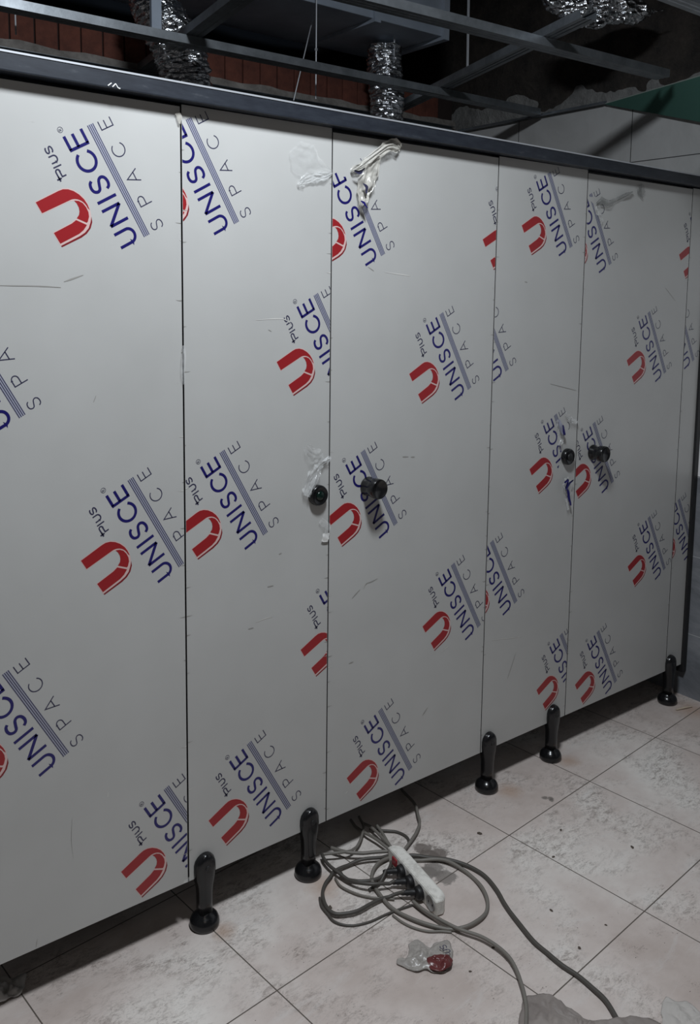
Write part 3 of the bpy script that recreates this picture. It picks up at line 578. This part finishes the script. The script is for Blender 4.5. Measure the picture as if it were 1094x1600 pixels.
# ---------------------------------------------------------------- floor things
CAB = {
'outer': [(0.93, -0.098), (0.975, -0.118), (1.012, -0.161), (1.044, -0.199), (1.069, -0.249), (1.075, -0.305), (1.058, -0.364), (1.034, -0.416), (1.014, -0.472), (0.992, -0.546), (0.988, -0.596), (0.985, -0.643), (0.989, -0.689), (0.985, -0.734), (0.978, -0.775), (0.955, -0.822), (0.938, -0.85), (0.91, -0.93)],
'loop': [(0.94, -0.125), (0.976, -0.144), (1.023, -0.186), (1.042, -0.239), (1.044, -0.292), (1.025, -0.349), (0.993, -0.393), (0.951, -0.415), (0.9, -0.417), (0.86, -0.398), (0.828, -0.363), (0.802, -0.312), (0.787, -0.253), (0.791, -0.201), (0.804, -0.151), (0.827, -0.115), (0.865, -0.093), (0.903, -0.089), (0.92, -0.092)],
'tail': [(0.842, -0.267), (0.842, -0.312), (0.853, -0.365), (0.867, -0.415), (0.891, -0.466), (0.899, -0.513), (0.896, -0.555), (0.882, -0.59), (0.863, -0.62), (0.839, -0.653), (0.812, -0.683), (0.772, -0.717)],
'plug_low': [(0.839, -0.237), (0.815, -0.218), (0.785, -0.208), (0.747, -0.207), (0.709, -0.208), (0.679, -0.199), (0.652, -0.181), (0.648, -0.155), (0.657, -0.125), (0.676, -0.092), (0.702, -0.069), (0.728, -0.056), (0.748, -0.045), (0.784, -0.043), (0.82, -0.047), (0.851, -0.059), (0.887, -0.078), (0.912, -0.083)],
'plug_mid': [(0.847, -0.188), (0.823, -0.178), (0.79, -0.162), (0.769, -0.137), (0.757, -0.103), (0.75, -0.062), (0.747, -0.026), (0.751, 0.005), (0.759, 0.026)],
'plug_high': [(0.855, -0.142), (0.838, -0.148), (0.812, -0.156), (0.782, -0.158)],
'grey': [(0.794, 0.031), (0.806, 0.006), (0.823, -0.018), (0.855, -0.042), (0.889, -0.063), (0.915, -0.080)],
'hook': [(0.957, 0.108), (0.944, 0.073), (0.924, 0.045), (0.882, 0.009), (0.846, -0.008), (0.823, -0.011), (0.792, 0.001), (0.758, 0.023)],
'under_a': [(0.932, 0.117), (0.924, 0.079), (0.922, 0.029), (0.927, -0.016), (0.93, -0.051), (0.935, -0.071)],
'under_b': [(0.944, 0.077), (0.951, 0.046), (0.949, 0.01), (0.944, -0.029), (0.939, -0.066)],
'under_c': [(0.969, 0.037), (0.959, 0.002), (0.946, -0.039), (0.938, -0.073)],
'right_a': [(1.17, 0.16), (1.14, 0.06), (1.106, 0.005), (1.086, -0.024), (1.051, -0.05), (1.011, -0.07), (0.97, -0.088)],
'right_b': [(0.95, 0.05), (0.995, 0.013), (1.013, -0.005), (1.02, -0.035), (1.01, -0.062), (0.975, -0.085)],
'thin_low': [(0.66, -0.10), (0.645, -0.13), (0.64, -0.166), (0.638, -0.193), (0.651, -0.218), (0.676, -0.237), (0.713, -0.249), (0.756, -0.253), (0.795, -0.259), (0.84, -0.268)],
'thin_mid': [(0.74, -0.062), (0.732, -0.099), (0.745, -0.144), (0.768, -0.181), (0.793, -0.204), (0.815, -0.225)],
'thin_right': [(0.774, -0.266), (0.777, -0.301), (0.787, -0.333), (0.807, -0.364), (0.835, -0.385), (0.853, -0.402)],
'inner': [(0.763, -0.057), (0.758, -0.083), (0.776, -0.11), (0.805, -0.129), (0.839, -0.136), (0.875, -0.127), (0.90, -0.111), (0.915, -0.098)]}
used = []
def cable(keys, r, z0, mt, name, label, amp=0.010, start_z=None, end_z=None, extra=None):
    bm = bmesh.new()
    for key in keys:
        P = spline([(x, y, 0) for x, y in CAB[key]], 8); n = len(P)
        for i, p in enumerate(P):
            p.z = r + z0 + amp * abs(noise.noise((p.x * 7, p.y * 7, z0 * 100)))
            if start_z and key == keys[0]: p.z = max(p.z, start_z + (r - start_z) * min(1, i / 14))
            if end_z and key == keys[-1]: p.z = max(p.z, end_z + (r - end_z) * min(1, (n - 1 - i) / 14))
        tube(bm, P, r, 10)
    return tag(obj(name, bm, mt, smooth=True), label, 'cable', 'tangled cables by the power strip')
cable(['outer'], 0.0058, 0.0, M_cabled, 'power_cable', 'thick dark cable running from behind the power strip to the bottom right of the floor', 0.004)
cable(['loop'], 0.0050, 0.0, M_cable, 'power_cable', 'light grey cable making one wide loop round the power strip', 0.012)
cable(['tail'], 0.0046, 0.008, M_cable, 'power_cable', 'light grey cable leading from the near socket down to the dusty sheet', 0.004, end_z=0.012)
cable(['plug_low'], 0.0048, 0.004, M_cabled, 'power_cable', 'dark cable of the nearest plug, curling round beside the black leg', 0.014, start_z=0.024)
cable(['plug_mid'], 0.0048, 0.010, M_cabled, 'power_cable', 'dark cable of the middle plug, bending up under the door', 0.014, start_z=0.024)
cable(['plug_high'], 0.0040, 0.004, M_cabled, 'power_cable', 'short thin dark cable of the farthest plug', 0.006, start_z=0.026)
cable(['grey'], 0.0050, 0.016, M_cable, 'power_cable', 'thick grey cable end lying across the top of the tangle', 0.010)
cable(['hook'], 0.0040, 0.012, M_cable, 'power_cable', 'grey cable hooking out from under the door behind the black leg', 0.016)
cable(['under_a'], 0.0044, 0.006, M_cable, 'power_cable', 'left cable of the three coming from under the door to the strip', 0.014)
cable(['under_b'], 0.0044, 0.014, M_cable, 'power_cable', 'middle cable of the three coming from under the door to the strip', 0.012)
cable(['under_c'], 0.0046, 0.008, M_cable, 'power_cable', 'right and shortest cable of the three coming from under the door', 0.016)
cable(['right_a'], 0.0046, 0.004, M_cable, 'power_cable', 'grey cable rising right of the strip end towards the floor shadow', 0.016)
cable(['right_b'], 0.0042, 0.0, M_cabled, 'power_cable', 'small dark arc of cable just right of the strip end', 0.012)
cable(['thin_low'], 0.0030, 0.0, M_cabled, 'power_cable', 'thin brown wire lowest on the floor left of the strip', 0.006)
cable(['thin_mid'], 0.0030, 0.002, M_cable, 'power_cable', 'thin grey wire inside the lower left loop', 0.006)
cable(['thin_right'], 0.0032, 0.0, M_cable, 'power_cable', 'thin pale wire lying under the wide loop near the wrapper', 0.003)
cable(['inner'], 0.0048, 0.002, M_cabled, 'power_cable', 'dark cable in the inner loop left of the red switch', 0.012)

# power strip standing on its long edge, sockets facing left
ps = tag(empty('power_strip', (0.903, -0.216, 0), math.radians(-10.8)), 'off-white power strip lying on its side with black plugs, red switch at far end', 'power strip')
hl, hw, H = 0.128, 0.0195, 0.046
bm = bmesh.new()
prof = []
for k, (yy, s) in enumerate([(-hl, .55), (-hl + .012, .88), (-hl + .026, 1), (hl - .026, 1), (hl - .012, .88), (hl, .55)]):
    h2 = H / 2; x_l = -hw; x_r = -hw + 2 * hw * (s if s < 1 else 1)
    prof.append([(x_l if s == 1 else x_l + .004 * (1 - s), yy, 0.001 + (1 - s) * .008), (x_r, yy, 0.001 + (1 - s) * .006), (x_r, yy, H - .004 * (2 - s)), (x_r - .006, yy, H - (1 - s) * .006), (x_l + .003, yy, H - (1 - s) * .006), (x_l, yy, H - .004)])
loft(bm, prof); bmesh.ops.bevel(bm, geom=bm.edges[:], offset=0.0015, segments=2, affect='EDGES')
bmesh.ops.recalc_face_normals(bm, faces=bm.faces)
obj('strip_body', bm, M_white, ps)
def socket(y):
    bm = bmesh.new(); lathe(bm, (-hw + .0002, y, H / 2), (-1, 0, 0), [(0.0205, 0), (0.0205, 0.002), (0.0185, 0.0025), (0.0175, 0.0008), (0.001, 0.0006)], 32)
    s = obj('socket', bm, M_sock, ps, smooth=True)
    bm = bmesh.new()
    for dy in (-.0095, .0095): lathe(bm, (-hw - .0008, y + dy, H / 2), (-1, 0, 0), [(0.0024, 0), (0.0024, 0.0006)], 12)
    obj('pin_hole', bm, M_blackm, s)
for y in (0.043, -0.005, -0.053, -0.100): socket(y)
bm = bmesh.new(); box(bm, -hw - .004, -hw + .001, 0.074, 0.099, 0.012, 0.034, 0, .002); o = obj('rocker_switch', bm, M_switch, ps); o['label'] = 'red rocker switch'
for i, y in enumerate((0.043, -0.005, -0.053)):
    bm = bmesh.new(); lathe(bm, (-hw - .001, y, H / 2), (-1, 0, 0), [(0.0172, 0), (0.0178, 0.003), (0.0178, 0.010), (0.0165, 0.013), (0.013, 0.0155), (0.001, 0.016)], 28)
    dr = Vector((-.86, .5, -.12)); b0 = Vector((-hw - .012, y + .006, H / 2))
    pr = [b0 + dr.normalized() * d for d in (0, .006, .012, .018, .024, .030, .036, .042)]
    tube(bm, pr, [.0095, .0085, .0092, .0072, .0080, .0062, .0068, .0045], 16)
    pl = obj('plug', bm, M_blackm, ps, smooth=True); pl['label'] = 'round black mains plug'
bm = bmesh.new(); tube(bm, [(0, hl - .004, .022), (0, hl + .008, .020), (-.002, hl + .022, .016)], [.008, .006, .005], 12); obj('cable_gland', bm, M_white, ps, smooth=True)

# crumpled wrapper with a red corner
def crumple(name, outline, z, material, label, cat, amp=0.02, seed=0, n=22, group=None, parent=None, edge=0.0025, thick=0.0006):
    cx = sum(p[0] for p in outline) / len(outline); cy = sum(p[1] for p in outline) / len(outline); K = len(outline); bm = bmesh.new(); rows = []
    OUT = spline([(x, y, 0) for x, y in outline + [outline[0]]], 5)[:-1]; K = len(OUT)
    for i in range(n + 1):
        s = i / n; row = []
        for q in OUT:
            x, y = cx + (q.x - cx) * s, cy + (q.y - cy) * s
            nz = abs(noise.noise((x * 30, y * 30, seed))) * 1.5 + abs(noise.noise((x * 75, y * 75, seed + 3))) * .7
            row.append((x + .004 * noise.noise((x * 60, y * 60, seed + 1)) * s, y + .004 * noise.noise((x * 60, y * 60, seed + 2)) * s, z + edge + amp * nz * (1 - s ** 4 * .75)))
        rows.append(row)
    c0 = bm.verts.new(rows[0][0]); rv = [[bm.verts.new(p) for p in r] for r in rows[1:]]
    for k in range(K): bm.faces.new((c0, rv[0][k], rv[0][(k + 1) % K]))
    for a, b in zip(rv, rv[1:]):
        for k in range(K): bm.faces.new((a[k], b[k], b[(k + 1) % K], a[(k + 1) % K]))
    bmesh.ops.recalc_face_normals(bm, faces=bm.faces)
    o = obj(name, bm, material, parent, smooth=True)
    md = o.modifiers.new('thickness', 'SOLIDIFY'); md.thickness = thick; md.offset = 1
    if not parent: tag(o, label, cat, group)
    return o
wr = crumple('plastic_wrapper', [(0.738, -0.367), (0.764, -0.369), (0.769, -0.379), (0.772, -0.41), (0.799, -0.404), (0.823, -0.424), (0.795, -0.466), (0.779, -0.471), (0.768, -0.484), (0.747, -0.488), (0.726, -0.474), (0.719, -0.457), (0.694, -0.446), (0.682, -0.423), (0.674, -0.400), (0.685, -0.390), (0.7, -0.398), (0.719, -0.392)], 0, M_tissue, 'crumpled torn wrapper with a dark red fold and letters, alone on the floor', 'wrapper', 0.013, 3)
crumple('red_fold', [(0.738, -0.434), (0.76, -0.44), (0.782, -0.452), (0.788, -0.468), (0.772, -0.486), (0.748, -0.490), (0.728, -0.476), (0.722, -0.455)], 0.006, mat('dull_red_film', (0.13, 0.03, 0.03), 0.3), '', '', 0.016, 8, 12, parent=wr)['label'] = 'dark red printed fold'
bm = bmesh.new()
def letters(bm, org, ex, ey, strokes, wd, zf):
    for pts in strokes:
        q = [Vector(p) for p in pts]; Lv = []
        for i in range(len(q)):
            a = (q[min(i + 1, len(q) - 1)] - q[max(i - 1, 0)]).normalized(); nq = Vector((-a.y, a.x)) * wd / 2
            Lv.append([bm.verts.new((org[0] + ex[0] * v.x + ey[0] * v.y, org[1] + ex[1] * v.x + ey[1] * v.y, zf)) for v in (q[i] + nq, q[i] - nq)])
        for (a, b), (c, d) in zip(Lv, Lv[1:]): bm.faces.new((a, b, d, c))
ex = (0.00012, 0.00075); ey = (-0.00078, 0.00016)
letters(bm, (0.792, -0.462), ex, ey, [[(0, 20), (0, 7)] + arc(7, 7, 7, 7, 180, 360, 8) + [(14, 20)], S_pts(20, 0, 14, 20)], 2.6, 0.019)
obj('printed_letters', bm, M_navy, wr)
crumple('plastic_bag', [(-0.22, 0.17), (-0.13, 0.138), (-0.098, 0.118), (-0.05, 0.101), (-0.044, 0.092), (-0.066, 0.052), (-0.098, 0.048), (-0.116, 0.046), (-0.17, 0.05), (-0.24, 0.08)], 0, M_bag, 'pale crumpled bag in the shadow under the left door', 'bag', 0.03, 5)
crumple('dusty_cloth', [(0.833, -0.656), (0.852, -0.657), (0.875, -0.664), (0.893, -0.688), (0.899, -0.726), (0.902, -0.76), (0.91, -0.789), (0.979, -0.829), (1.022, -0.871), (1.00, -0.95), (0.86, -1.0), (0.74, -0.90), (0.733, -0.76), (0.775, -0.695)], 0, M_dust, 'grey-brown dusty cloth at the bottom edge where a cable ends', 'cloth', 0.013, 6)
crumple('plaster_sheet', [(1.052, -0.868), (1.097, -0.849), (1.108, -0.868), (1.129, -0.893), (1.125, -0.924), (1.14, -0.965), (1.08, -1.03), (0.99, -0.99), (1.005, -0.915)], 0, mat('dusty_white_sheet', (0.50, 0.47, 0.44), 0.7), 'dust covered pale sheet scrap in the bottom right corner', 'sheet', 0.012, 7)
# splinter and debris
bm = bmesh.new(); tube(bm, [(2.399, -0.062, .004), (2.44, -0.075, .006), (2.475, -0.085, .004)], [.0025, .004, .0018], 6)
tag(obj('wood_splinter', bm, M_wood), 'pale wood splinter on the floor beside the right wall', 'splinter')
CR = [(1.21, -0.155, .006, 'small dark chip on the joint line right of the power strip'), (1.30, -0.36, .004, 'tiny dark chip in the middle of the right floor tiles'), (1.52, -0.47, .005, 'dark chip on the far right floor tile'), (1.42, -0.29, .004, 'tiny chip above the middle of the right floor tiles'),
      (0.665, -0.142, .005, 'dark chip beside the second black leg'), (0.80, -0.52, .003, 'tiny chip below the wrapper'), (0.90, -0.50, .004, 'dark chip right of the wrapper'), (1.12, -0.50, .004, 'tiny chip between the thick cable and the near joint'), (1.07, -0.63, .004, 'tiny chip right of the thick cable near the bottom'), (1.19, -0.62, .003, 'tiny chip on the lower right tile')]
for x, y, s, lb in CR:
    bm = bmesh.new(); bmesh.ops.create_icosphere(bm, subdivisions=1, radius=s)
    for v in bm.verts: v.co *= 1 + .5 * noise.noise(v.co * 300 + Vector((x * 9, y * 9, 0))); v.co.z = max(-s * .4, v.co.z * .55)
    for v in bm.verts: v.co.x *= 1.7; v.co *= .85
    o = obj('debris_chip', bm, M_crumb, loc=(x, y, s * .4)); o.rotation_euler.z = x * 7; tag(o, lb, 'debris', 'debris chips on the floor')
bm = bmesh.new(); rnd = random.Random(3)
for i in range(420):
    x = rnd.uniform(0.2, 2.4); y = rnd.uniform(-1.0, 0.02); s = rnd.uniform(.0006, .0017)
    a = rnd.uniform(0, 6.28); vs = [bm.verts.new((x + s * math.cos(a + k * 2.1), y + s * math.sin(a + k * 2.1) * .7, .0003)) for k in range(3)]; t4 = bm.verts.new((x, y, s))
    for k in range(3): bm.faces.new((vs[k], vs[(k + 1) % 3], t4))
tag(obj('floor_grit', bm, M_crumb), 'fine dark grit scattered over the dusty floor tiles', 'grit', kind='stuff')
